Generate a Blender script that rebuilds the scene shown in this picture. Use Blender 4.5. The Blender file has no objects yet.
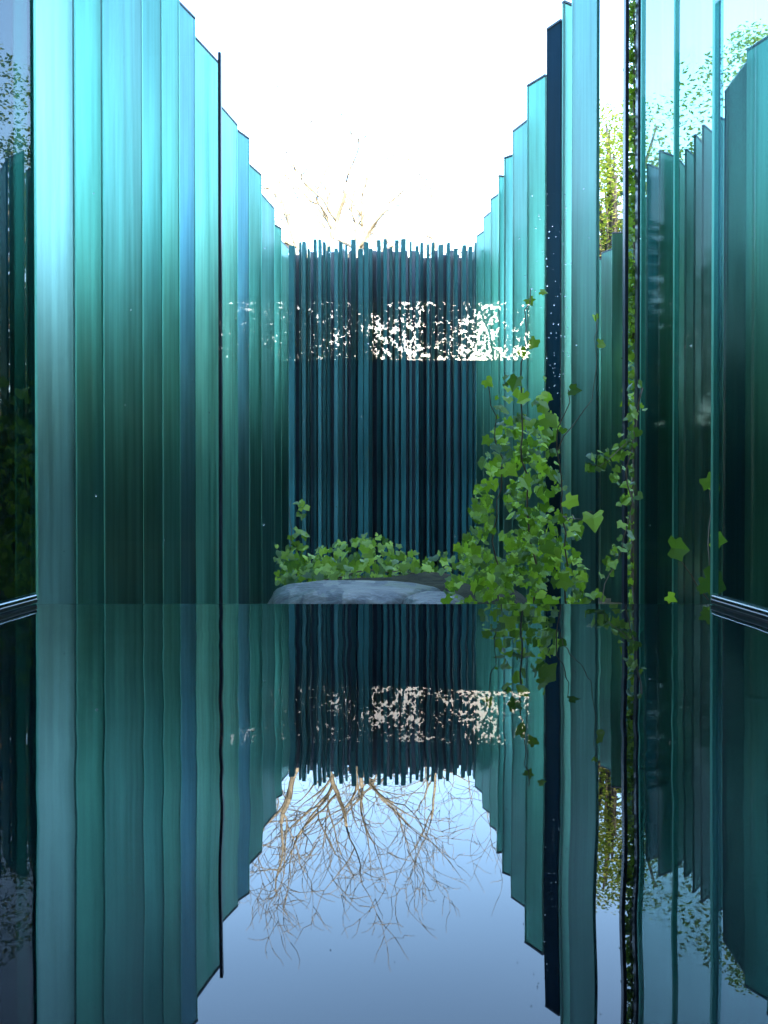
import bpy, bmesh, math, random
from mathutils import Vector, Matrix, noise
R = math.radians
scene = bpy.context.scene
col = scene.collection
F = 900.0; VX = 388.0; VY = 502.0; CH = 0.136      # focal length in px, vanishing point, eye height above the water

def at(x, y, d):
    return Vector(((x - VX) / F * d, d, CH - (y - VY) / F * d))

# ------------------------------------------------------------------ materials
def mat(name):
    m = bpy.data.materials.new(name); m.use_nodes = True
    nt = m.node_tree; nt.nodes.clear()
    out = nt.nodes.new('ShaderNodeOutputMaterial')
    return m, nt, out
def N(nt, t, **kw):
    n = nt.nodes.new(t)
    for k, v in kw.items():
        if k in n.inputs: n.inputs[k].default_value = v
        else: setattr(n, k, v)
    return n
def L(nt, a, b): nt.links.new(a, b)
def rgb(c): return (c[0], c[1], c[2], 1)

def refl_factor(nt, ior, gain):
    """Fresnel reflectance counted on outward faces only (several glass faces together -> gain)."""
    fr = N(nt, 'ShaderNodeFresnel'); fr.inputs['IOR'].default_value = ior
    ge = N(nt, 'ShaderNodeNewGeometry')
    inv = N(nt, 'ShaderNodeMath', operation='SUBTRACT'); inv.inputs[0].default_value = 1; L(nt, ge.outputs['Backfacing'], inv.inputs[1])
    a = N(nt, 'ShaderNodeMath', operation='MULTIPLY'); L(nt, fr.outputs[0], a.inputs[0]); L(nt, inv.outputs[0], a.inputs[1])
    b = N(nt, 'ShaderNodeMath', operation='MULTIPLY'); b.use_clamp = True; L(nt, a.outputs[0], b.inputs[0]); b.inputs[1].default_value = gain
    return b.outputs[0]

def mat_pane(name, tint, gain):
    m, nt, out = mat(name)
    tr = N(nt, 'ShaderNodeBsdfTransparent'); tr.inputs[0].default_value = rgb(tint)
    gl = N(nt, 'ShaderNodeBsdfGlossy', Roughness=0.0); gl.inputs[0].default_value = (1, 1, 1, 1)
    mx = N(nt, 'ShaderNodeMixShader')
    L(nt, refl_factor(nt, 1.5, gain), mx.inputs[0]); L(nt, tr.outputs[0], mx.inputs[1]); L(nt, gl.outputs[0], mx.inputs[2])
    L(nt, mx.outputs[0], out.inputs[0])
    return m

def mat_fin(name, tint, rough, clear=0.25, milk=0.06, milkcol=(0.18, 0.50, 0.54), groughness=0.24, gain=1.0, streak=0.35):
    """thick tinted glass: a sharp part, a softly blurred part (wet, dusty faces), Fresnel sheen and a little milkiness"""
    m, nt, out = mat(name)
    tc = N(nt, 'ShaderNodeTexCoord')
    mp = N(nt, 'ShaderNodeMapping'); mp.inputs['Scale'].default_value = (9, 9, 0.35)
    L(nt, tc.outputs['Object'], mp.inputs[0])
    no = N(nt, 'ShaderNodeTexNoise'); no.inputs['Scale'].default_value = 2.2; no.inputs['Detail'].default_value = 5
    L(nt, mp.outputs[0], no.inputs[0])
    cr = N(nt, 'ShaderNodeMapRange'); cr.inputs[1].default_value = 0.3; cr.inputs[2].default_value = 0.7
    cr.inputs[3].default_value = 1 - streak; cr.inputs[4].default_value = 1.0
    L(nt, no.outputs[0], cr.inputs[0])
    hs = N(nt, 'ShaderNodeMix', data_type='RGBA', blend_type='MULTIPLY'); hs.inputs[0].default_value = 1
    hs.inputs[6].default_value = rgb(tint); L(nt, cr.outputs[0], hs.inputs[7])
    tr = N(nt, 'ShaderNodeBsdfTransparent'); L(nt, hs.outputs[2], tr.inputs[0])
    rf = N(nt, 'ShaderNodeBsdfRefraction', Roughness=rough, IOR=1.3); L(nt, hs.outputs[2], rf.inputs[0])
    m1 = N(nt, 'ShaderNodeMixShader'); m1.inputs[0].default_value = clear
    L(nt, rf.outputs[0], m1.inputs[1]); L(nt, tr.outputs[0], m1.inputs[2])
    df = N(nt, 'ShaderNodeBsdfDiffuse'); df.inputs[0].default_value = rgb(milkcol)
    tl = N(nt, 'ShaderNodeBsdfTranslucent'); tl.inputs[0].default_value = rgb(milkcol)
    m2 = N(nt, 'ShaderNodeMixShader'); L(nt, df.outputs[0], m2.inputs[1]); L(nt, tl.outputs[0], m2.inputs[2])
    m3 = N(nt, 'ShaderNodeMixShader')
    mk = N(nt, 'ShaderNodeMapRange'); mk.inputs[1].default_value = 0.35; mk.inputs[2].default_value = 0.75
    mk.inputs[3].default_value = milk * 0.5; mk.inputs[4].default_value = milk * 1.6
    L(nt, no.outputs[0], mk.inputs[0]); L(nt, mk.outputs[0], m3.inputs[0])
    L(nt, m1.outputs[0], m3.inputs[1]); L(nt, m2.outputs[0], m3.inputs[2])
    gl = N(nt, 'ShaderNodeBsdfGlossy', Roughness=groughness); gl.inputs[0].default_value = (0.72, 0.92, 0.84, 1)
    m4 = N(nt, 'ShaderNodeMixShader')
    L(nt, refl_factor(nt, 1.5, gain), m4.inputs[0]); L(nt, m3.outputs[0], m4.inputs[1]); L(nt, gl.outputs[0], m4.inputs[2])
    L(nt, m4.outputs[0], out.inputs[0])
    return m

def mat_pr(name, c, rough=0.6, metal=0.0, noise_amt=0.3, nscale=6.0, bump=0.0, ior=1.5, trans_leaf=0.0, var=False, spec=0.5):
    m, nt, out = mat(name)
    p = N(nt, 'ShaderNodeBsdfPrincipled')
    p.inputs['Roughness'].default_value = rough; p.inputs['Metallic'].default_value = metal; p.inputs['IOR'].default_value = ior
    p.inputs['Specular IOR Level'].default_value = spec
    tc = N(nt, 'ShaderNodeTexCoord')
    no = N(nt, 'ShaderNodeTexNoise'); no.inputs['Scale'].default_value = nscale; no.inputs['Detail'].default_value = 6
    L(nt, tc.outputs['Object'], no.inputs[0])
    mr = N(nt, 'ShaderNodeMapRange'); mr.inputs[1].default_value = 0.3; mr.inputs[2].default_value = 0.7
    mr.inputs[3].default_value = 1 - noise_amt; mr.inputs[4].default_value = 1 + noise_amt
    L(nt, no.outputs[0], mr.inputs[0])
    mx = N(nt, 'ShaderNodeMix', data_type='RGBA', blend_type='MULTIPLY'); mx.inputs[0].default_value = 1
    mx.inputs[6].default_value = rgb(c); L(nt, mr.outputs[0], mx.inputs[7])
    L(nt, mx.outputs[2], p.inputs['Base Color'])
    if bump:
        bp = N(nt, 'ShaderNodeBump'); bp.inputs['Strength'].default_value = bump; bp.inputs['Distance'].default_value = 0.02
        L(nt, no.outputs[0], bp.inputs['Height']); L(nt, bp.outputs[0], p.inputs['Normal'])
    L(nt, p.outputs[0], out.inputs[0])
    return m

def mat_leaf(name, c1, c2, rough=0.35, trans=0.4, tcol=(0.25, 0.45, 0.03)):
    """leaf colour varies leaf by leaf through a per-face random attribute"""
    m, nt, out = mat(name)
    at_ = N(nt, 'ShaderNodeAttribute'); at_.attribute_name = 'rnd'
    mx = N(nt, 'ShaderNodeMix', data_type='RGBA'); mx.inputs[6].default_value = rgb(c1); mx.inputs[7].default_value = rgb(c2)
    L(nt, at_.outputs['Fac'], mx.inputs[0])
    p = N(nt, 'ShaderNodeBsdfPrincipled'); p.inputs['Roughness'].default_value = rough; p.inputs['Specular IOR Level'].default_value = .3
    L(nt, mx.outputs[2], p.inputs['Base Color'])
    tl = N(nt, 'ShaderNodeBsdfTranslucent')
    t2 = N(nt, 'ShaderNodeMix', data_type='RGBA', blend_type='MIX'); t2.inputs[0].default_value = 0.6
    L(nt, mx.outputs[2], t2.inputs[6]); t2.inputs[7].default_value = rgb(tcol); L(nt, t2.outputs[2], tl.inputs[0])
    s = N(nt, 'ShaderNodeMixShader'); s.inputs[0].default_value = trans
    L(nt, p.outputs[0], s.inputs[1]); L(nt, tl.outputs[0], s.inputs[2]); L(nt, s.outputs[0], out.inputs[0])
    return m

M = {}
M['fin'] = mat_fin('teal_glass', (0.28, 0.52, 0.455), 0.40, clear=0.05, milk=0.022, gain=.7)
M['fin_pale'] = mat_fin('pale_glass', (0.54, 0.73, 0.67), 0.44, clear=0.04, milk=0.13, gain=.6, milkcol=(0.35, 0.6, 0.6))
M['fin_deep'] = mat_fin('deep_glass', (0.08, 0.28, 0.33), 0.35, clear=0.25, milk=0.02)
M['fin_green'] = mat_fin('green_glass', (0.32, 0.59, 0.49), 0.40, clear=0.10, milk=0.045, gain=.7)
M['fin_smoke'] = mat_fin('smoke_glass', (0.60, 0.74, 0.72), 0.2, clear=0.97, milk=0.006, gain=.3, streak=0.12, groughness=.04)
M['fin_mint'] = mat_fin('mint_glass', (0.44, 0.72, 0.61), 0.42, clear=0.05, milk=0.12, milkcol=(.2, .55, .48), gain=.7)
M['fin_blue'] = mat_fin('bluish_glass', (0.30, 0.52, 0.56), 0.46, clear=0.05, milk=0.03, milkcol=(.12, .3, .4), gain=.9)
M['fin_navy'] = mat_fin('navy_glass', (0.035, 0.12, 0.17), 0.4, clear=0.1, milk=0.2, milkcol=(.01, .05, .075), gain=.15)
M['fin_clear'] = mat_fin('clear_glass', (0.33, 0.55, 0.50), 0.42, clear=0.1, milk=0.03, gain=.5)
M['rod'] = mat_fin('rod_glass', (0.05, 0.17, 0.21), 0.35, clear=0.04, milk=0.5, milkcol=(0.05, 0.26, 0.30), groughness=.3, gain=.5)
M['rod_bright'] = mat_fin('rod_glass_bright', (0.10, 0.28, 0.32), 0.35, clear=0.04, milk=0.6, milkcol=(0.07, 0.27, 0.31), groughness=.3, gain=.6)
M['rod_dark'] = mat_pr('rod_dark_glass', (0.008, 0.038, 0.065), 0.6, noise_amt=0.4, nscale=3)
M['edge'] = mat_fin('glass_edge', (0.4, 0.75, 0.65), 0.5, clear=0.1, milk=0.2, milkcol=(0.35, 0.65, 0.55), streak=0.2)
M['steel'] = mat_pr('dark_steel', (0.012, 0.018, 0.028), 0.38, 0.3, 0.4, 8)
M['cap'] = mat_pr('top_cap_steel', (0.02, 0.035, 0.05), 0.4, 0.2, 0.3, 8)
M['pane'] = mat_pane('window_glass', (0.93, 0.97, 0.97), 1.3)
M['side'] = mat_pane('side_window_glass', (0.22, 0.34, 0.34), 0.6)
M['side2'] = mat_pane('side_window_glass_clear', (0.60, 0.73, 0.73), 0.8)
M['rail'] = mat_pr('rail_steel', (0.10, 0.13, 0.14), 0.25, 1.0, 0.2, 20)
M['rail_dark'] = mat_pr('rail_rubber', (0.01, 0.012, 0.015), 0.3, 0.0, 0.2, 20)
M['plaster'] = mat_pr('dark_plaster', (0.06, 0.06, 0.06), 0.8, 0, 0.2, 2, 0.2)
M['room'] = mat_pr('room_wall', (0.012, 0.013, 0.015), 0.6, 0, 0.2, 3)
M['soil'] = mat_pr('soil', (0.026, 0.024, 0.010), 0.95, 0, 0.8, 16, 1.0, spec=.15)
M['land'] = mat_pr('land', (0.05, 0.06, 0.03), 0.95, 0, 0.4, 0.6, 0.3)
M['bark'] = mat_pr('bark', (0.21, 0.165, 0.115), 0.85, 0, 0.4, 9)
M['bark_dark'] = mat_pr('bark_dark', (0.03, 0.024, 0.018), 0.9, 0, 0.4, 9)
M['vine'] = mat_pr('vine_stem', (0.16, 0.11, 0.07), 0.7, 0, 0.3, 30)
M['ivy'] = mat_leaf('ivy_leaf', (0.02, 0.075, 0.012), (0.50, 0.72, 0.04), 0.36, 0.4)
M['ivy_pale'] = mat_leaf('ivy_leaf_pale', (0.025, 0.085, 0.018), (0.40, 0.58, 0.06), 0.38, 0.35)
M['tree_leaf'] = mat_leaf('tree_leaf', (0.10, 0.12, 0.02), (0.24, 0.22, 0.05), 0.6, 0.35)
M['hedge'] = mat_leaf('evergreen_leaf', (0.006, 0.018, 0.012), (0.022, 0.045, 0.028), 0.6, 0.12)
M['rear_leaf'] = mat_leaf('rear_leaf', (0.012, 0.03, 0.01), (0.035, 0.055, 0.02), 0.5, 0.1)

# wet stone with moss
m, nt, out = mat('wet_stone')
p = N(nt, 'ShaderNodeBsdfPrincipled'); p.inputs['Roughness'].default_value = 0.5
tc = N(nt, 'ShaderNodeTexCoord')
n1 = N(nt, 'ShaderNodeTexNoise'); n1.inputs['Scale'].default_value = 5; n1.inputs['Detail'].default_value = 8; L(nt, tc.outputs['Object'], n1.inputs[0])
n2 = N(nt, 'ShaderNodeTexNoise'); n2.inputs['Scale'].default_value = 2.3; n2.inputs['Detail'].default_value = 6; L(nt, tc.outputs['Object'], n2.inputs[0])
r1 = N(nt, 'ShaderNodeValToRGB'); e = r1.color_ramp.elements; e[0].position = 0.3; e[0].color = (0.015, 0.016, 0.014, 1); e[1].position = 0.6; e[1].color = (0.15, 0.135, 0.10, 1)
L(nt, n1.outputs[0], r1.inputs[0])
r2 = N(nt, 'ShaderNodeMapRange'); r2.inputs[1].default_value = 0.49; r2.inputs[2].default_value = 0.56; L(nt, n2.outputs[0], r2.inputs[0])
mx = N(nt, 'ShaderNodeMix', data_type='RGBA'); L(nt, r2.outputs[0], mx.inputs[0]); L(nt, r1.outputs[0], mx.inputs[6]); mx.inputs[7].default_value = (0.055, 0.058, 0.012, 1)
mpk = N(nt, 'ShaderNodeMapping'); mpk.inputs['Rotation'].default_value = (0, 0, .7); mpk.inputs['Scale'].default_value = (8, 2.2, 2); L(nt, tc.outputs['Object'], mpk.inputs[0])
n3 = N(nt, 'ShaderNodeTexNoise'); n3.inputs['Scale'].default_value = 1.6; n3.inputs['Detail'].default_value = 4; L(nt, mpk.outputs[0], n3.inputs[0])
r3 = N(nt, 'ShaderNodeMapRange'); r3.inputs[1].default_value = 0.50; r3.inputs[2].default_value = 0.54; L(nt, n3.outputs[0], r3.inputs[0])
mk_ = N(nt, 'ShaderNodeMix', data_type='RGBA'); L(nt, r3.outputs[0], mk_.inputs[0]); L(nt, mx.outputs[2], mk_.inputs[6]); mk_.inputs[7].default_value = (0.012, 0.012, 0.008, 1); mx = mk_
L(nt, mx.outputs[2], p.inputs['Base Color'])
bp = N(nt, 'ShaderNodeBump'); bp.inputs['Strength'].default_value = 1.0; bp.inputs['Distance'].default_value = 0.04; n1.inputs['Scale'].default_value = 9; L(nt, n1.outputs[0], bp.inputs['Height']); L(nt, bp.outputs[0], p.inputs['Normal'])
L(nt, p.outputs[0], out.inputs[0]); M['stone'] = m

# black water
m, nt, out = mat('black_water')
p = N(nt, 'ShaderNodeBsdfPrincipled')
p.inputs['Base Color'].default_value = (0.002, 0.004, 0.007, 1); p.inputs['Roughness'].default_value = 0.0; p.inputs['IOR'].default_value = 1.36
tc = N(nt, 'ShaderNodeTexCoord'); mp = N(nt, 'ShaderNodeMapping'); mp.inputs['Scale'].default_value = (1.0, 1.0, 1); L(nt, tc.outputs['Object'], mp.inputs[0])
n1 = N(nt, 'ShaderNodeTexNoise'); n1.inputs['Scale'].default_value = 9; n1.inputs['Detail'].default_value = 1.0; L(nt, mp.outputs[0], n1.inputs[0])
bp = N(nt, 'ShaderNodeBump'); bp.inputs['Strength'].default_value = 1.0; bp.inputs['Distance'].default_value = 0.00036
L(nt, n1.outputs[0], bp.inputs['Height']); L(nt, bp.outputs[0], p.inputs['Normal'])
L(nt, p.outputs[0], out.inputs[0]); M['water'] = m

# ------------------------------------------------------------------ builders
def link(name, me, m=None, parent=None):
    o = bpy.data.objects.new(name, me); col.objects.link(o)
    if m is not None: me.materials.append(m)
    if parent is not None: o.parent = parent
    return o
def from_bm(name, bm, m, parent=None, smooth=False):
    me = bpy.data.meshes.new(name); bm.normal_update(); bm.to_mesh(me); bm.free()
    if smooth:
        for p in me.polygons: p.use_smooth = True
    return link(name, me, m, parent)
def tag(o, label=None, cat=None, group=None, kind=None):
    if label: o['label'] = label
    if cat: o['category'] = cat
    if group: o['group'] = group
    if kind: o['kind'] = kind
    return o
def empty(name, loc=(0, 0, 0)):
    o = bpy.data.objects.new(name, None); col.objects.link(o); o.location = loc; o.empty_display_size = 0.1
    return o
def bm_box(bm, x0, x1, y0, y1, z0, z1):
    vs = [bm.verts.new((x, y, z)) for z in (z0, z1) for y in (y0, y1) for x in (x0, x1)]
    for f in ((0, 2, 3, 1), (4, 5, 7, 6), (0, 1, 5, 4), (2, 6, 7, 3), (0, 4, 6, 2), (1, 3, 7, 5)):
        bm.faces.new([vs[i] for i in f])
def box(name, x0, x1, y0, y1, z0, z1, m, parent=None, bevel=0.0):
    bm = bmesh.new(); bm_box(bm, x0, x1, y0, y1, z0, z1)
    if bevel: bmesh.ops.bevel(bm, geom=bm.edges[:], offset=bevel, segments=1, affect='EDGES')
    return from_bm(name, bm, m, parent)

def tube(bm, pts, rads, n=6):
    rings = []
    for i, p in enumerate(pts):
        t = (pts[min(i + 1, len(pts) - 1)] - pts[max(i - 1, 0)])
        if t.length < 1e-6: t = Vector((0, 0, 1))
        t.normalize()
        a = t.cross(Vector((0.3, 0.9, 0.1))); a.normalize(); b = t.cross(a)
        rings.append([bm.verts.new(p + (a * math.cos(2 * math.pi * k / n) + b * math.sin(2 * math.pi * k / n)) * rads[i]) for k in range(n)])
    for i in range(len(rings) - 1):
        for k in range(n):
            bm.faces.new((rings[i][k], rings[i][(k + 1) % n], rings[i + 1][(k + 1) % n], rings[i + 1][k]))
    bm.faces.new(rings[0][::-1]); bm.faces.new(rings[-1])

# ------------------------------------------------------------------ the setting
GZ = -1.20
def sheet(name, sx, n, z, m, amp=0, x0=0, y0=0, sy=None):
    sy = sy or sx
    bm = bmesh.new()
    g = [[bm.verts.new((x0 + (i / n - .5) * sx, y0 + (j / n - .5) * sy, z + (noise.noise(Vector(((i / n) * sx * 1.3, (j / n) * sy * 1.3, 3))) * amp if amp else 0))) for i in range(n + 1)] for j in range(n + 1)]
    for j in range(n):
        for i in range(n): bm.faces.new((g[j][i], g[j][i + 1], g[j + 1][i + 1], g[j + 1][i]))
    return from_bm(name, bm, m, None, True)
bw = bmesh.new(); nseg = 72
for k in range(nseg):
    a0, a1 = (math.pi * (-.08 + 1.16 * (k + t) / nseg) for t in (0, 1))
    q = [bw.verts.new((math.cos(a) * rr, math.sin(a) * rr, z)) for z in (GZ - .2, GZ + 3.6) for a in (a0, a1) for rr in (25.6, 25.9)]
    for f in ((0, 1, 3, 2), (4, 6, 7, 5), (0, 2, 6, 4), (1, 5, 7, 3)): bw.faces.new([q[i] for i in f])
bmesh.ops.remove_doubles(bw, verts=bw.verts, dist=.001)
tag(from_bm('horizon_blocker', bw, M['bark_dark']), 'dark wall added behind the evergreen belt to hide the bright horizon', 'wall')  # added ring that covers the bright horizon gaps beneath the evergreens
tag(sheet('ground', 3000, 8, GZ - 0.08, M['land']), kind='structure')
cs = sheet('courtyard_soil', 9, 110, GZ, M['soil'], 0.035, 0.6, 8.2, 13)
def mound(x, y):
    a = max(0, 1 - ((x - .12) / 1.0) ** 4) if abs(x - .12) < 1.0 else 0
    b_ = max(0, 1 - ((y - 4.6) / 1.9) ** 4) if abs(y - 4.6) < 1.9 else 0
    return (0.93 + .05 * noise.noise(Vector((x * 3, y * 3, 1)))) * (a * b_) ** .8
for v in cs.data.vertices: v.co.z += mound(v.co.x, v.co.y) * (.9 + .1 * math.sin((v.co.y - 3) * .8))
tag(cs, kind='structure')

# bath water: dark pool inside the glass corner
XL, XR, YE, YB = -0.4747, 0.436, 1.20, -0.2
YP = 1.0
bm = bmesh.new()
vs = [bm.verts.new((x, y, 0)) for x, y in ((-1.99, YB), (1.99, YB), (1.99, YP - .002), (XR - .002, YP - .002), (XR - .002, YE - .001), (XL + .002, YE - .001), (XL + .002, YP - .002), (-1.99, YP - .002))]
bm.faces.new(vs); w = from_bm('water', bm, M['water'])
tag(w, kind='structure')
b = empty('bath_basin', (0, 0.5, GZ))
tag(b, 'black bath basin holding the still water, behind the glass corner', 'bath')
def rel(o, par):   # keep world coordinates under a moved empty
    o.parent = par; o.matrix_parent_inverse = Matrix.Translation(-par.location); return o
rel(box('floor', -1.99, 1.99, YB, YE + 0.03, -0.46, -0.40, M['rail_dark']), b)
rel(box('front_wall', XL, XR, YE + 0.013, YE + 0.04, -0.40, -0.012, M['rail_dark']), b)
rel(box('back_wall', -1.99, 1.99, YB - 0.03, YB, -0.40, -0.002, M['rail_dark']), b)
rel(box('side_wall', XL - 0.03, XL, YP - .05, YE + 0.03, -0.40, -0.004, M['rail_dark']), b)
rel(box('side_wall', XR, XR + 0.03, YP - .05, YE + 0.03, -0.40, -0.004, M['rail_dark']), b)

# glazing
PH = 2.75
fw = box('front_window', XL, XR, YE, YE + 0.012, -0.03, PH, M['pane'])
tag(fw, 'large clear window pane rising from the water, facing the glass courtyard', 'window')
for nm, xa, xb, lab in (('side_window', XL - 0.012, XL - 0.001, 'dark side window pane at the left end of the bath, with a steel rail'),
                        ('side_window', XR + 0.001, XR + 0.012, 'dark side window pane at the right end of the bath, with a steel rail')):
    r = empty(nm, ((xa + xb) / 2, 0.5, 0)); tag(r, lab, 'window', 'side windows of the bath')
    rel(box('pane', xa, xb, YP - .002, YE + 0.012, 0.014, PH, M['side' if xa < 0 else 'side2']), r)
    s = 1 if xa < 0 else -1
    xi = xb if s > 0 else xa
    a0, a1 = sorted((xi - s * 0.006, xi + s * 0.008))
    rel(box('bottom_rail', a0, a1, YP, YE - 0.002, 0.0015, 0.0075, M['rail_dark'], None, 0.001), r)
    rel(box('rail_trim', a0 + 0.00036, a1 - 0.00036, YP, YE - 0.002, 0.0078, 0.0125, M['rail'], None, 0.0012), r)
    rel(box('edge_joint', (xi if s < 0 else xi - 0.008), (xi + 0.008 if s < 0 else xi), YE + 0.013, YE + 0.021, 0.0, PH, M['edge']), r)

# the room behind the camera: dark walls, a wide slot window at the back
rb = empty('room', (0, -1.6, GZ)); tag(rb, 'dark room behind the bath with a long slot window in its rear wall', 'building')
RY = -3.0
wx0, wx1, wz0, wz1 = -1.02, 0.87, 0.985, 1.36
bm = bmesh.new()
for (x0, x1, z0, z1) in ((-2.0, wx0, GZ, 2.8), (wx1, 2.0, GZ, 2.8), (wx0, wx1, GZ, wz0), (wx0, wx1, wz1, 2.8)):
    bm_box(bm, x0, x1, RY - 0.12, RY, z0, z1)
rel(from_bm('rear_wall', bm, M['room']), rb)
rel(box('side_wall', -2.1, -2.0, RY - 0.12, YP, GZ, 2.8, M['room']), rb)
rel(box('side_wall', 2.0, 2.1, RY - 0.12, YP, GZ, 2.8, M['room']), rb)
rel(box('sun_block_upper', -7, 14, RY - 0.12, YP - .3, 2.8, 9.8, M['plaster']), rb)  # unseen mass, added so the courtyard lies out of the sun
rel(box('bath_roof', XL - 0.02, XR + 0.02, YP - .3, YE + 0.02, PH + 0.002, PH + 0.06, M['room']), rb)
rel(box('floor', -2.0, 2.0, RY, YB - .031, GZ, -0.1, M['room']), rb)
bm = bmesh.new()
for (x0, x1, z0, z1) in ((-2.0, XL - 0.013, GZ, 2.8), (XR + 0.013, 2.0, GZ, 2.8)):
    bm_box(bm, x0, x1, YP - 0.08, YP - .003, z0, z1)
rel(from_bm('front_wall', bm, M['room']), rb)
bm = bmesh.new()
for x0, x9 in ((-7, -2.103), (2.103, 14)): bm_box(bm, x0, x9, RY - 0.12, YP - .3, GZ, 2.798)
rel(from_bm('sun_block_side', bm, M['plaster']), rb)  # unseen side masses, added to block sun and bright sky beside the room
wf = rel(box('window_frame', wx0, wx1, RY + 0.002, RY + 0.02, wz1 - 0.006, wz1 + 0.006, M['rail']), rb)

# ------------------------------------------------------------------ glass fins
TOP = CH + 3.53
PLATE = {}
def fin(p0, p1, top, m, label, group, th=0.022, edge=True, edge_near=False, cap=True, z0=GZ - 0.03, cat='glass fin', name='glass_fin', tilt=0.0):
    """upright glass panel between plan points p0 (near) and p1 (far)"""
    a = Vector((p0[0], p0[1], 0)); b = Vector((p1[0], p1[1], 0)); d = b - a; Ln = d.length
    r = empty(name, (a.x, a.y, z0)); r.rotation_euler = (0, tilt, math.atan2(d.y, d.x))
    tag(r, label, cat, group)
    H = top - z0; ew = 0.010
    x0, x1 = (ew if edge_near else 0), (Ln - ew if edge else Ln)
    box('pane', x0 + 0.00036, x1 - 0.00036, -th / 2, th / 2, 0, H, m, r, 0.0015)
    if edge: box('polished_edge', Ln - ew, Ln, -th / 2 - 0.001, th / 2 + 0.001, 0, H, M['edge'], r, 0.0015)
    if edge_near: box('polished_edge', 0, ew, -th / 2 - 0.001, th / 2 + 0.001, 0, H, M['edge'], r, 0.0015)
    if cap: box('top_cap', 0, Ln, -th / 2 - 0.003, th / 2 + 0.003, H + 0.001, H + 0.018, M['cap'], r, 0.001)
    return r
def P(x, X): return (X, F * X / (x - VX))        # plan point seen at column x when it stands at lateral offset X

rnd = random.Random(5)
GL = 'glass panels of the left row'; GR = 'glass panels of the right row'; G2 = 'glass panels of the outer right row'; G3 = 'glass panels of the outer left row'
left = [  # near col, far col, near X, far X, material, top offset, label
 (-95, -30, -1.50, -1.42, 'fin', 0, 'nearest teal panel outside the left side window'),
 (-34, 14, -1.49, -1.42, 'fin_deep', 0, 'dark teal panel seen through the left side window'),
 (10, 31, -1.48, -1.43, 'fin_green', 0, 'narrow pale green panel at the left corner of the window'),
 (27, 75, -1.50, -1.40, 'fin_pale', 0, 'wide milky white panel, palest of the left row'),
 (71, 103, -1.50, -1.42, 'fin_green', 0, 'teal panel just right of the milky white panel'),
 (99, 142, -1.50, -1.41, 'fin', 0, 'broad green teal panel in the middle of the near left row'),
 (139, 162, -1.49, -1.41, 'fin', 0, 'narrow teal panel with a bright green edge on its right'),
 (159, 179, -1.49, -1.42, 'fin_green', 0, 'narrow teal panel between two bright edge lines'),
 (176, 195, -1.50, -1.42, 'fin_blue', 0, 'bluish panel left of the green panel with slanted top'),
 (192, 219, -1.49, -1.37, 'fin_mint', 0, 'light green panel with a slanted dark top beside the dark steel post'),
 (218, 237, -1.49, -1.40, 'fin_mint', -0.06, 'cyan panel right behind the dark steel post of the left row'),
 (236, 249, -1.45, -1.36, 'fin_blue', 0, 'second panel beyond the dark steel post in the left row'),
 (248, 261, -1.47, -1.38, 'fin', 0, 'third panel beyond the dark steel post in the left row'),
 (260, 274, -1.47, -1.38, 'fin_clear', 0, 'fourth panel beyond the dark steel post in the left row'),
 (273, 281, -1.47, -1.39, 'fin', 0, 'second farthest narrow panel of the left row'),
 (279, 288, -1.47, -1.40, 'fin', 0, 'farthest narrow panel of the left row, touching the end wall'),
]
for (a, b_, Xa, Xb, mm, dt, lab) in left:
    fin(P(a, Xa), P(b_, Xb), TOP + dt, M[mm], lab, GL, edge=True)
right = [
 (719, 674, 1.34, 1.25, 'fin_smoke', 0.0, 'clear smoky panel just left of the right window corner'),
 (676, 641, 1.32, 1.24, 'fin_smoke', 0.0, 'clear smoky panel immediately right of the paired ivy posts'),
 (597, 572, 1.36, 1.28, 'fin_clear', 0.0, 'panel fading from white to dark teal left of the gap with tree behind'),
 (574, 562, 1.34, 1.24, 'fin_mint', 0, 'narrow pale green panel right of the dark navy panel'),
 (545, 527, 1.31, 1.19, 'fin_green', 0, 'light teal panel with slanted dark top left of the dark navy panel'),
 (529, 513, 1.31, 1.20, 'fin', 0, 'second panel beyond the dark navy panel in the right row'),
 (515, 504, 1.30, 1.20, 'fin_clear', 0, 'third panel beyond the dark navy panel, pale and whitish'),
 (506, 498, 1.29, 1.20, 'fin', 0, 'fourth panel beyond the dark navy panel in the right row'),
 (500, 491, 1.29, 1.21, 'fin_green', 0, 'fifth panel beyond the dark navy panel in the right row'),
 (493, 484, 1.28, 1.20, 'fin', 0, 'sixth panel beyond the dark navy panel in the right row'),
 (486, 477, 1.28, 1.19, 'fin', 0, 'second farthest panel of the right row'),
 (480, 470, 1.28, 1.18, 'fin', 0, 'farthest panel of the right row, touching the end wall'),
]
for (a, b_, Xa, Xb, mm, dt, lab) in right:
    fin(P(a, Xa), P(b_, Xb), TOP + dt, M[mm], lab, GR, edge=True)
# dark panels and posts
fin(P(547, 1.20), P(561, 1.28), TOP, M['fin_navy'], 'dark navy panel speckled with droplets behind the ivy, right row', GR, edge=False, th=0.03)
def post(x0, x1, d, top, label, name='steel_post'):
    Xa = (x0 - VX) / F * d; Xb = (x1 - VX) / F * d
    o = box(name, Xa, Xb, d, d + 0.05, GZ - 0.03, top, M['steel'], None, 0.002)
    tag(o, label, 'post', 'dark steel posts among the glass panels'); return o
post(218.5, 221.5, 7.15, TOP + 0.03, 'thin dark steel post between the panels of the left row')
post(624, 627.5, 4.7, TOP + 0.1, 'left of the paired dark posts with ivy growing between them')
post(636.5, 640, 4.7, TOP + 0.1, 'right of the paired dark posts with ivy growing between them')
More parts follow.
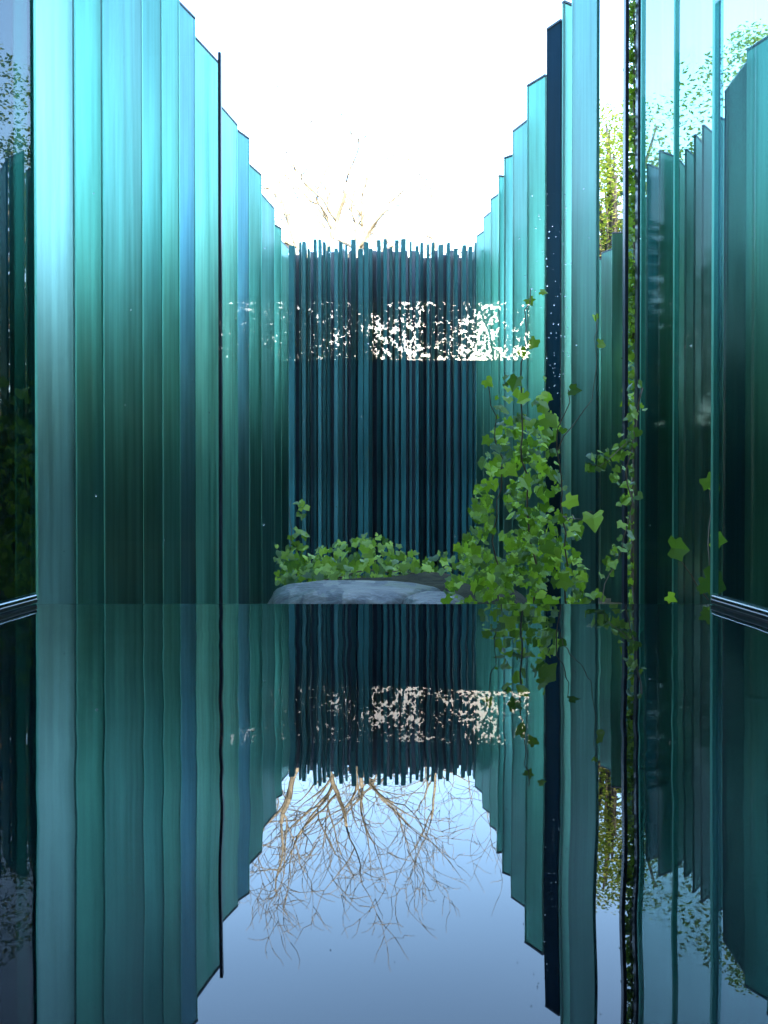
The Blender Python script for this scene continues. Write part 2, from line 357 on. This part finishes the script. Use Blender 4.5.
# outer right row
outer = [
 (593, 604, 2.98, 3.18, 'fin', 0.0, 'far dark teal panel in the gap left of the ivy posts'),
 (601, 614, 3.00, 3.12, 'fin', -0.05, 'lower far teal panel in the gap left of the ivy posts'),
 (611, 627, 2.95, 3.15, 'fin', 0.0, 'nearer of the far teal panels in the gap beside the ivy posts'),
 (625, 648, 2.83, 3.03, 'fin', 0.0, 'teal panel just behind the paired ivy posts'),
 (646, 660, 2.72, 2.92, 'fin_deep', 0.0, 'deep teal panel immediately right of the ivy posts'),
 (658, 673, 2.74, 2.94, 'fin', 0.0, 'teal panel left of the thin bright edge line'),
 (677, 686, 3.01, 3.21, 'fin_green', 0.0, 'first green panel right of the thin bright edge line'),
 (684, 695, 2.99, 3.19, 'fin', 0.0, 'second teal panel right of the thin bright edge line'),
 (693, 703, 2.96, 3.17, 'fin_green', 0.0, 'third green panel right of the thin bright edge line'),
 (701, 713, 2.96, 3.16, 'fin', 0.0, 'stepped teal panel left of the window corner'),
 (711, 727, 2.89, 3.09, 'fin_green', -0.1, 'pale green panel behind the right window corner'),
 (745, 772, 2.82, 2.92, 'fin', 0.0, 'tall teal panel at the right edge of the view'),
 (768, 800, 2.81, 3.01, 'fin', 0.0, 'teal panel continuing past the right edge of the view'),
]
for (a, b_, Xa, Xb, mm, dt, lab) in outer:
    fin(P(a, Xa), P(b_, Xb), TOP + dt, M[mm], lab, G2, edge=True)
fin(P(724, 2.92), P(747, 2.90), TOP + 0.0, M['fin_navy'], 'dark navy panel at the right with foliage above its top', G2, edge=False, th=0.03)
# thin panel seen edge-on: the bright vertical line
fin((2.42, 7.60), (2.46, 7.75), TOP, M['edge'], 'thin panel seen edge on as a bright vertical line at the right', G2, th=0.02, edge=False, cap=False)
# end wall: slim glass fins seen edge-on in staggered ranks
GE = 'slim glass fins of the end wall'
def mk_rod(w, dep, H, m, capm):
    bm = bmesh.new(); bm_box(bm, -w / 2, w / 2, 0, dep, 0, H)
    bmesh.ops.bevel(bm, geom=bm.edges[:], offset=0.004, segments=1, affect='EDGES')
    return bm
x = 289.0; k = 0
while x < 478:
    wpx = rnd.choice((2.2, 3.0, 3.8, 4.8, 5.6))
    d = 11.9 + rnd.random() * 0.5
    ytop = rnd.choice((238, 240, 243, 247, 240, 245)) + rnd.random() * 2
    X = (x + wpx / 2 - VX) / F * d; W = wpx / F * d
    r = from_bm('glass_fin', mk_rod(W, 0.2, CH + (VY - ytop) / F * d - GZ, None, None), M['rod_bright' if rnd.random() < .35 else 'rod'])
    r.location = (X, d, GZ - 0.02)
    tag(r, 'slim teal glass fin standing in the end wall behind the ivy', 'glass fin', GE)
    x += wpx + rnd.choice((0.8, 1.6, 2.4, 3.8, 4.6)); k += 1
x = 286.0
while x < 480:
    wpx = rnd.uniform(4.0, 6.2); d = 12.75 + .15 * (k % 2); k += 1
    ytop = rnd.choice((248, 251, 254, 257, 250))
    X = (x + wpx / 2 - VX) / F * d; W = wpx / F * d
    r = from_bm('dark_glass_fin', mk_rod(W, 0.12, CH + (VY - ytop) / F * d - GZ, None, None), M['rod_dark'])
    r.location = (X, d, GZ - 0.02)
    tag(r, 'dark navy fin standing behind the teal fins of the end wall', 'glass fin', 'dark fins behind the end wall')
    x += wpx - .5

# ------------------------------------------------------------------ leaves
LOBES = [(0, 0.0), (0.30, -0.22), (0.52, -0.05), (0.46, 0.20), (0.54, 0.46), (0.31, 0.58), (0.0, 0.98), (-0.31, 0.58), (-0.54, 0.46), (-0.46, 0.20), (-0.52, -0.05), (-0.30, -0.22)]
class Leaves:
    def __init__(s, seed=1): s.v = []; s.f = []; s.r = []; s.rd = random.Random(seed)
    def ivy(s, c, nrm, size, spin):
        n = nrm.normalized(); up = Vector((0, 0, -1)); t = up - n * up.dot(n)
        if t.length < 1e-3: t = Vector((1, 0, 0))
        t.normalize(); t = Matrix.Rotation(spin, 3, n) @ t; sd = t.cross(n)
        b = len(s.v); q = s.rd.random() ** 1.3
        cup = s.rd.uniform(-0.25, 0.35); jit = [s.rd.uniform(0.82, 1.15) for _ in LOBES]
        s.v.append(c + t * size * 0.2)
        for (lx, ly), j in zip(LOBES, jit):
            s.v.append(c + sd * lx * size * j * 1.05 + t * ly * size * j * 0.95 + n * (abs(lx) * cup - ly * ly * 0.12) * size)
        m = len(LOBES)
        for i in range(m):
            s.f.append((b, b + 1 + i, b + 1 + (i + 1) % m)); s.r.append(q)
    def blade(s, c, size):
        a = s.rd.uniform(0, 6.28); e = s.rd.uniform(-1, 1)
        u = Vector((math.cos(a), math.sin(a), e * .6)).normalized(); w = u.cross(Vector((s.rd.uniform(-1, 1), s.rd.uniform(-1, 1), 1))).normalized()
        b = len(s.v); q = s.rd.random()
        s.v += [c - u * size * .6, c + w * size * .28, c + u * size * .6, c - w * size * .28]
        s.f.append((b, b + 1, b + 2, b + 3)); s.r.append(q)
    def mesh(s, name):
        me = bpy.data.meshes.new(name); me.from_pydata([tuple(v) for v in s.v], [], s.f)
        at_ = me.attributes.new('rnd', 'FLOAT', 'FACE'); at_.data.foreach_set('value', s.r)
        return me

def ivy_thing(label, name, gen, seed, m='ivy', stems=(), group=None):
    rd = random.Random(seed); lv = Leaves(seed)
    base = gen(rd, lv)
    r = empty(name, base); tag(r, label, 'ivy', group)
    rel(link('leaves', lv.mesh('leaves'), M[m]), r)
    if stems:
        bm = bmesh.new()
        for pts, rad in stems:
            n = len(pts); tube(bm, pts, [rad * (1 - 0.6 * i / max(1, n - 1)) for i in range(n)], 5)
        rel(from_bm('stem', bm, M['vine'], None, True), r)
    return r
def fnrm(rd, side=0.0):
    return Vector((rd.uniform(-1.1, 1.1) + side, -1.0 + rd.uniform(-.2, .6), rd.uniform(-.4, 1.5)))
def wander(pts, step=0.05, j=0.012, seed=3):
    rd = random.Random(seed); out_ = []
    for i in range(len(pts) - 1):
        n = max(2, int((pts[i + 1] - pts[i]).length / step))
        for k in range(n): out_.append(pts[i].lerp(pts[i + 1], k / n) + Vector((rd.uniform(-j, j), rd.uniform(-j, j), rd.uniform(-j, j))))
    out_.append(pts[-1]); return out_

# ivy bank at the right: denser towards the bottom, edge runs from (505,385) down to (450,600)
def bank(rd, lv):
    n = 0
    while n < 1250:
        y = 375 + 255 * rd.random() ** 0.7
        t = (y - 375) / 230.0
        xl = 500 - 58 * min(1, t) ** 1.3; xr = 556 + 34 * t - (8 if 430 < y < 520 else 0)
        x = rd.uniform(xl, xr)
        if rd.random() > min(1, .10 + t * 1.5): continue
        if noise.noise(Vector((x * .045, y * .045, 4))) > .22: continue
        if t < 0.5 and x > 545 and rd.random() < 0.5: continue
        if t > 0.3 and x > 560 and rd.random() < 0.5: continue
        d = 3.15 + rd.random() ** 1.2 * 0.9 + (1 - t) * 0.25
        lv.ivy(at(x, y, d), fnrm(rd), rd.choice((.022, .026, .032, .038, .046)) * rd.uniform(.85, 1.1), rd.uniform(-1.1, 1.1)); n += 1
    for (x, y, d, s, sp) in ((545, 418, 2.7, .07, .9), (528, 398, 2.9, .06, -1.2), (517, 378, 2.9, .065, -.3), (505, 468, 2.8, .065, 1.0), (523, 478, 2.85, .06, .4), (540, 405, 2.9, .06, 1.2),
                             (486, 380, 3.0, .05, .8), (570, 390, 2.9, .05, 1.5), (566, 500, 2.9, .07, 1.2), (545, 545, 2.9, .06, .8), (560, 580, 2.9, .07, 1.3), (580, 575, 2.9, .045, .9),
                             (593, 515, 2.6, .075, .1), (520, 350, 3.1, .05, .4), (535, 340, 3.1, .05, -.6), (528, 300, 3.3, .045, .5), (598, 344, 3.2, .045, 1.4), (540, 292, 3.3, .04, 1.3), (594, 316, 3.3, .035, .2)):
        lv.ivy(at(x, y, d), Vector((rd.uniform(-.6, .6), -1, rd.uniform(0, .9))), s * .78, sp)
    return at(520, 604, 3.6)
stems = [(wander([at(540, 640, 3.5), at(530, 520, 3.4), at(520, 420, 3.3), at(524, 350, 3.2), at(530, 290, 3.3)], seed=1), 0.005),
         (wander([at(500, 640, 3.5), at(495, 540, 3.5), at(500, 460, 3.4), at(488, 385, 3.1)], seed=2), 0.004),
         (wander([at(570, 640, 3.4), at(562, 520, 3.3), at(556, 450, 3.2), at(568, 390, 3.0)], seed=4), 0.004),
         (wander([at(562, 520, 3.3), at(593, 512, 2.65)], seed=5), 0.002), (wander([at(556, 450, 3.2), at(590, 400, 3.2), at(597, 340, 3.2), at(594, 312, 3.3)], seed=6), 0.002)]
ivy_thing('dense bright green ivy bank climbing in front of the dark navy panel', 'ivy_bank', bank, 11, 'ivy', stems)

def back(rd, lv):
    for _ in range(420):
        x = rd.uniform(276, 452); t = (x - 276) / 176
        top = 543 + 10 * math.sin(t * 9) - (4 if 0.2 < t < .4 else 0) + (18 if .3 < t < .1 else 0)
        bot = 583 - 4 * math.sin(math.pi * min(1, t * 1.3))
        y = top + (bot - top) * rd.random() ** 0.8
        if x > 425 and rd.random() < .5: continue
        d = 4.6 + rd.random() * 0.9
        lv.ivy(at(x, y, d), fnrm(rd), rd.uniform(.028, .06), rd.uniform(-1, 1))
    for _ in range(20):
        y = rd.uniform(500, 548); x = rd.choice((291, 301)) + rd.uniform(-4, 4)
        lv.ivy(at(x, y, 5.2), fnrm(rd), rd.uniform(.035, .055), rd.uniform(-1, 1))
    return at(360, 590, 5.0)
stems = [(wander([at(290, 590, 5.2), at(292, 540, 5.2), at(291, 500, 5.2)], seed=8), .004), (wander([at(300, 585, 5.0), at(370, 570, 4.9), at(450, 575, 4.9)], seed=9), .006)]
ivy_thing('low green ivy creeping behind the wet stone at the foot of the end wall', 'ivy_patch', back, 21, 'ivy_pale', stems)

path = [at(641, 388, 3.3), at(634, 430, 3.3), at(625, 470, 3.25), at(632, 500, 3.25), at(622, 550, 3.2), at(604, 585, 3.15), at(600, 612, 3.1)]
side = [at(636, 435, 3.3), at(618, 450, 3.25), at(600, 465, 3.2), at(584, 466, 3.2)]
def strand(rd, lv):
    for pl, cnt in ((path, 62), (side, 22)):
        w_ = wander(pl, .02, .004, 5)
        for _ in range(cnt):
            p_ = rd.choice(w_) + Vector((rd.gauss(-.012, .018), rd.uniform(-.02, .03), rd.gauss(0, .014)))
            lv.ivy(p_, fnrm(rd), rd.uniform(.018, .038), rd.uniform(-1.2, 1.2))
    return at(600, 612, 3.1)
ivy_thing('thin ivy strand hanging in front of the paired dark posts', 'ivy_strand', strand, 31, 'ivy_pale', [(wander(path, .04, .006, 6), .0035), (wander(side, .04, .006, 7), .0025)])

def postivy(rd, lv):
    for _ in range(1100):
        y = rd.uniform(-20, 620); x = rd.gauss(632, 3.4)
        if 360 < y < 600 and rd.random() < .6: continue
        lv.ivy(at(x, y, 4.76 + rd.random() * .1), fnrm(rd), rd.uniform(.02, .045), rd.uniform(-1, 1))
    return at(633, 640, 4.8)
ivy_thing('column of ivy squeezed between the paired dark posts', 'ivy_column', postivy, 41, 'ivy', [(wander([at(633, 640, 4.8), at(634, 300, 4.8), at(633, -40, 4.8)], .1, .01, 8), .012)])

def corner(rd, lv):
    for (x, y, d, s) in ((706, 478, 2.6, .05), (711, 485, 2.6, .035), (671, 548, 2.4, .055), (706, 580, 2.3, .07), (712, 540, 2.4, .04), (700, 584, 2.4, .04), (668, 596, 2.5, .03)):
        lv.ivy(at(x, y, d), Vector((rd.uniform(-.6, .2), -1, rd.uniform(0, .6))), s, rd.uniform(.6, 1.5))
    return at(705, 640, 2.5)
ivy_thing('sparse ivy tip with a few leaves beside the right window corner', 'ivy_shoot', corner, 51, 'ivy', [(wander([at(712, 640, 2.5), at(708, 560, 2.45), at(711, 480, 2.6)], .05, .006, 9), .002), (wander([at(708, 600, 2.45), at(690, 575, 2.45), at(671, 548, 2.4)], .05, .005, 10), .002)])

# ------------------------------------------------------------------ stone
def stone(name, cx, cy, rx, ry, zt, seed, label, h=0.16, rough=1):
    bm = bmesh.new(); bmesh.ops.create_icosphere(bm, subdivisions=5, radius=1)
    for v in bm.verts:
        n = noise.noise(v.co * 1.6 + Vector((seed, 0, 0))) * .09 * rough + noise.noise(v.co * 5 + Vector((seed, 3, 0))) * .035 * rough
        c = v.co * (1 + n); zz = min(1, abs(v.co.z)); v.co = Vector((c.x * rx, c.y * ry, math.copysign((1 - (1 - zz) ** 2.6) * h, c.z) + n * .12 * h))
    o = from_bm(name, bm, M['stone'], None, True); o.location = (cx, cy, zt - h)
    return tag(o, label, 'stone')
stone('stone', -0.14, 3.98, 0.47, 0.50, -0.226, 2, 'broad wet grey stone with yellow moss at the water edge', .5, 1.2)
stone('stone', 0.19, 3.70, 0.17, 0.3, -0.244, 7, 'smaller wet stone right of the broad mossy stone', .3, .5)

# drops on the front window
bm = bmesh.new(); rd = random.Random(77)
for _ in range(150):
    if rd.random() < .75: px = rd.gauss(556, 13); py = rd.uniform(190, 400)
    else: px = rd.uniform(60, 690); py = rd.uniform(150, 560)
    c = at(px, py, YE + 0.012); s = rd.uniform(.0003, .0012)
    mtx = Matrix.Translation(c) @ Matrix.Diagonal((s, s * .5, s * rd.uniform(1, 1.5), 1))
    bmesh.ops.create_icosphere(bm, subdivisions=1, radius=1, matrix=mtx)
m, nt, out = mat('water_drop'); g = N(nt, 'ShaderNodeBsdfGlass', Roughness=0.0, IOR=1.33); L(nt, g.outputs[0], out.inputs[0]); M['drop'] = m
o = from_bm('raindrops', bm, M['drop'], None, True); tag(o, 'tiny raindrops on the outside of the large front window', 'raindrops', None, 'stuff')

# ------------------------------------------------------------------ trees
def bare_tree(base, H, seed, label, lean=0.0, spread=1.0, first=0.5, nks=(6, 4, 4, 3, 3), rad=.024):
    rd = random.Random(seed); bmT = bmesh.new(); bmB = bmesh.new()
    def grow(p, d, ln, r, lev, bm):
        n = max(3, int(ln / 0.28)); pts = [p]; rads = [r]; q = p.copy(); dd = d.copy()
        kids = []
        for i in range(n):
            j = .03 if lev == 0 else .15 + .06 * lev
            dd = (dd + Vector((rd.uniform(-j, j), rd.uniform(-j, j), rd.uniform(-j, j) + (.03 if lev < 3 else .015)))).normalized()
            q = q + dd * ln / n; pts.append(q.copy()); rads.append(r * (1 - .5 * (i + 1) / n))
            kids.append((q.copy(), dd.copy(), rads[-1], (i + 1) / n))
        tube(bm, pts, rads, 7 if lev < 2 else (4 if lev < 4 else 3))
        if lev >= 5: return
        nk = nks[lev]
        for k in range(nk):
            t = 1.0 if k == 0 else rd.uniform(.2 if lev else .82, 1.0)
            kk = kids[min(n - 1, int(t * n) - 1)]
            a = rd.uniform(.15, .4) if k == 0 else rd.uniform(.45, .95) * spread
            ax = kk[1].cross(Vector((rd.uniform(-1, 1), rd.uniform(-1, 1), rd.uniform(-1, 1)))).normalized()
            nd = Matrix.Rotation(a, 3, ax) @ kk[1]
            if nd.z < .05 and lev < 3: nd.z = .15; nd.normalize()
            grow(kk[0], nd, ln * rd.uniform(.58, .82) * (1.0 if lev else .52), max(kk[2] * rd.uniform(.6, .78), .011), lev + 1, bmB)
    grow(Vector((0, 0, 0)), Vector((lean, 0, 1)).normalized(), H * first, H * rad, 0, bmT)
    r = empty('bare_tree', base); tag(r, label, 'tree', 'leafless trees beyond the end wall')
    from_bm('trunk', bmT, M['bark'], r, True); from_bm('crown', bmB, M['bark'], r, True)
    return r
D = 26.0
bare_tree(((311 - VX) / F * D, D, GZ - .05), 11.7, 4, 'large bare tree with golden brown branches beyond the end wall, mirrored in the water', .0, 1.15, .68, (6, 4, 3, 3, 3), .024)
bare_tree(((410 - VX) / F * 31, 31, GZ - .05), 15.0, 9, 'smaller thin bare tree right of the large one, mirrored faintly in the water', .02, 1.1, .6, (5, 3, 3, 3, 2), .012)

def leafy(name, H, rcrown, cz, nleaf, size, seed, lm, label, loc, group, nclump=26, bark='bark_dark', sx=1.0, hmin=0.0):
    rd = random.Random(seed); lv = Leaves(seed)
    cl = []
    for _ in range(nclump):
        a = rd.uniform(0, 6.28); rr = rcrown * math.sqrt(rd.random()) * .85; z = cz + (H - cz) * rd.random() ** .8 * .92
        k = 1 - .55 * ((z - cz) / (H - cz)) ** 2
        cl.append((Vector((math.cos(a) * rr * k * sx, math.sin(a) * rr * k, z)), rd.uniform(.22, .42) * rcrown))
    for _ in range(nleaf):
        c, r_ = rd.choice(cl); v = Vector((rd.gauss(0, 1), rd.gauss(0, 1), rd.gauss(0, 1))).normalized() * r_ * rd.uniform(.45, 1.12)
        lv.blade(c + Vector((v.x, v.y, v.z * .75)), size * rd.uniform(.6, 1.3))
    r = empty(name, loc); tag(r, label, 'tree', group)
    link('crown', lv.mesh('crown'), M[lm], r)
    bm = bmesh.new()
    tube(bm, wander([Vector((0, 0, 0)), Vector((0.1, 0, cz)), Vector((0, .1, H * .8))], .6, .05, seed), None or [H * .009 * (1 - .7 * i / 40) for i in range(60)][:len(wander([Vector((0, 0, 0)), Vector((0.1, 0, cz)), Vector((0, .1, H * .8))], .6, .05, seed))], 7)
    for c, r_ in cl: tube(bm, [Vector((0, 0, max(.5, c.z * .6))), c * .5 + Vector((0, 0, c.z * .35)), c], [H * .008, H * .005, H * .002], 4)
    from_bm('trunk', bm, M[bark], r, True)
    return r
def copy_tree(o, loc, rz, label, s):
    c = o.copy(); col.objects.link(c); c.location = loc; c.rotation_euler.z = rz; c.scale = (s[0], s[0], s[1]); c['label'] = label
    for ch in list(o.children):
        k = ch.copy(); col.objects.link(k); k.parent = c
    return c
# trees that show in the open at the right
leafy('leafy_tree', 10.5, 2.2, 2.5, 16000, .085, 3, 'tree_leaf', 'pale yellow green tree with twiggy crown seen in the gap left of the ivy posts', ((612 - VX) / F * 20, 20, GZ), 'trees beyond the right row', 34, 'bark_dark')
leafy('leafy_tree', 9.4, 2.1, 2.4, 13000, .075, 5, 'tree_leaf', 'sunlit yellow green tree above the dark navy panel at the right', ((752 - VX) / F * 15, 15, GZ), 'trees beyond the right row', 24, 'bark')
leafy('leafy_tree', 8.3, 1.6, 2.2, 10000, .08, 8, 'tree_leaf', 'lower yellow green tree above the stepped panels at the right', ((690 - VX) / F * 16.5, 16.5, GZ), 'trees beyond the right row', 20, 'bark')
# evergreen belt round the garden
protos = [leafy('evergreen_tree', 5.6, 2.6, .4, 3800, .26, 60 + i, 'hedge', 'x', (0, 0, GZ), 'dark evergreens in the belt round the garden', 30) for i in range(3)]
rd = random.Random(99); used = [False] * 3; k = 0
for a in range(-84, 86, 6):
    ang = R(a + rd.uniform(-1.5, 1.5)); rad = 23 + rd.uniform(-1.2, 1.5)
    loc = (math.sin(ang) * rad, math.cos(ang) * rad, GZ - .05); i = k % 3
    side_ = 'left' if a < -8 else ('right' if a > 16 else 'end')
    lab = {'left': 'dark evergreen tree in the belt behind the left glass row', 'right': 'dark evergreen tree in the belt behind the right glass row', 'end': 'dark evergreen tree standing behind the end wall'}[side_]
    s = (rd.uniform(1.0, 1.2), rd.uniform(.9, 1.08) * {'left': 1.42, 'right': 1.7, 'end': 1.0}[side_])
    g = 'dark evergreens behind the ' + side_ + ' glass wall'
    if not used[i]:
        o = protos[i]; o.location = loc; o.rotation_euler.z = rd.uniform(0, 6); o.scale = (s[0], s[0], s[1]); o['label'] = lab; used[i] = True
    else: o = copy_tree(protos[i], loc, rd.uniform(0, 6), lab, s)
    o['group'] = g; k += 1

# bush outside the rear slot window, seen only as its reflection in the front window
def rear(rd, lv):
    n = 0
    while n < 17000:
        X = rd.uniform(-1.3, 1.15); z = rd.uniform(.85, 1.75)
        nz = noise.noise(Vector((X * 4, z * 5, 2)))
        dens = 1.0 if nz < .42 else .2
        if X > -.12: dens = (.75 if nz < .05 else .24) * (0.6 + max(0, z - 1.15) * 2.6)
        if rd.random() > dens: continue
        lv.ivy(Vector((X, RY - .5 - rd.random() * .5, z)), Vector((rd.uniform(-1, 1), 1, rd.uniform(-.6, 1))), rd.uniform(.014, .034), rd.uniform(-3, 3)); n += 1
    return Vector((0, RY - .7, GZ))
st = [(wander([Vector((x_, RY - .7, GZ)), Vector((x_ + .1, RY - .7, .8)), Vector((x_ - .2, RY - .75, 2.0))], .15, .03, int(x_ * 7 + 20)), .012) for x_ in (-1.1, -.5, .1, .7, 1.2)]
r = ivy_thing('leafy bush reflected in the window above the end wall, bright sky sparkling through it', 'bush', rear, 61, 'rear_leaf', st); r['category'] = 'bush'

# ------------------------------------------------------------------ light
SUN_EL, SUN_AZ = R(24), R(163)          # azimuth measured clockwise from the view direction (+Y)
sd = Vector((math.sin(SUN_AZ) * math.cos(SUN_EL), math.cos(SUN_AZ) * math.cos(SUN_EL), math.sin(SUN_EL)))
su = bpy.data.lights.new('sun', 'SUN'); su.energy = 3.0; su.angle = R(0.5); su.color = (1, .93, .82)
so = bpy.data.objects.new('sun', su); col.objects.link(so); so.rotation_euler = (-sd).to_track_quat('-Z', 'Y').to_euler()
wd = bpy.data.worlds.new("World"); scene.world = wd; wd.use_nodes = True
nt = wd.node_tree; bg = nt.nodes['Background']; bg.inputs[1].default_value = 0.15
sk = nt.nodes.new('ShaderNodeTexSky'); sk.sky_type = 'NISHITA'; sk.sun_disc = False
sk.sun_elevation = SUN_EL; sk.sun_rotation = SUN_AZ; sk.air_density = 1.0; sk.dust_density = 1.5; sk.ozone_density = 1.5
nt.links.new(sk.outputs[0], bg.inputs[0])

# ------------------------------------------------------------------ camera
cd = bpy.data.cameras.new('camera'); co = bpy.data.objects.new('camera', cd); col.objects.link(co); scene.camera = co
cd.sensor_fit = 'VERTICAL'; cd.sensor_height = 24; cd.lens = F / 1024 * 24; cd.clip_start = 0.01; cd.clip_end = 4000
co.location = (0, 0, CH)
co.rotation_euler = (R(90) - math.atan((512 - VY) / F), 0, math.atan((VX - 384) / F))
scene.view_settings.view_transform = 'Standard'; scene.view_settings.look = 'None'
scene.view_settings.exposure = 3.8; scene.view_settings.gamma = 1
scene.render.engine = 'CYCLES'
cy = scene.cycles; cy.max_bounces = 24; cy.transparent_max_bounces = 40; cy.transmission_bounces = 16; cy.glossy_bounces = 8; cy.diffuse_bounces = 3
cy.caustics_reflective = True; cy.caustics_refractive = True; cy.sample_clamp_indirect = 6
scene.render.resolution_x = 768; scene.render.resolution_y = 1024
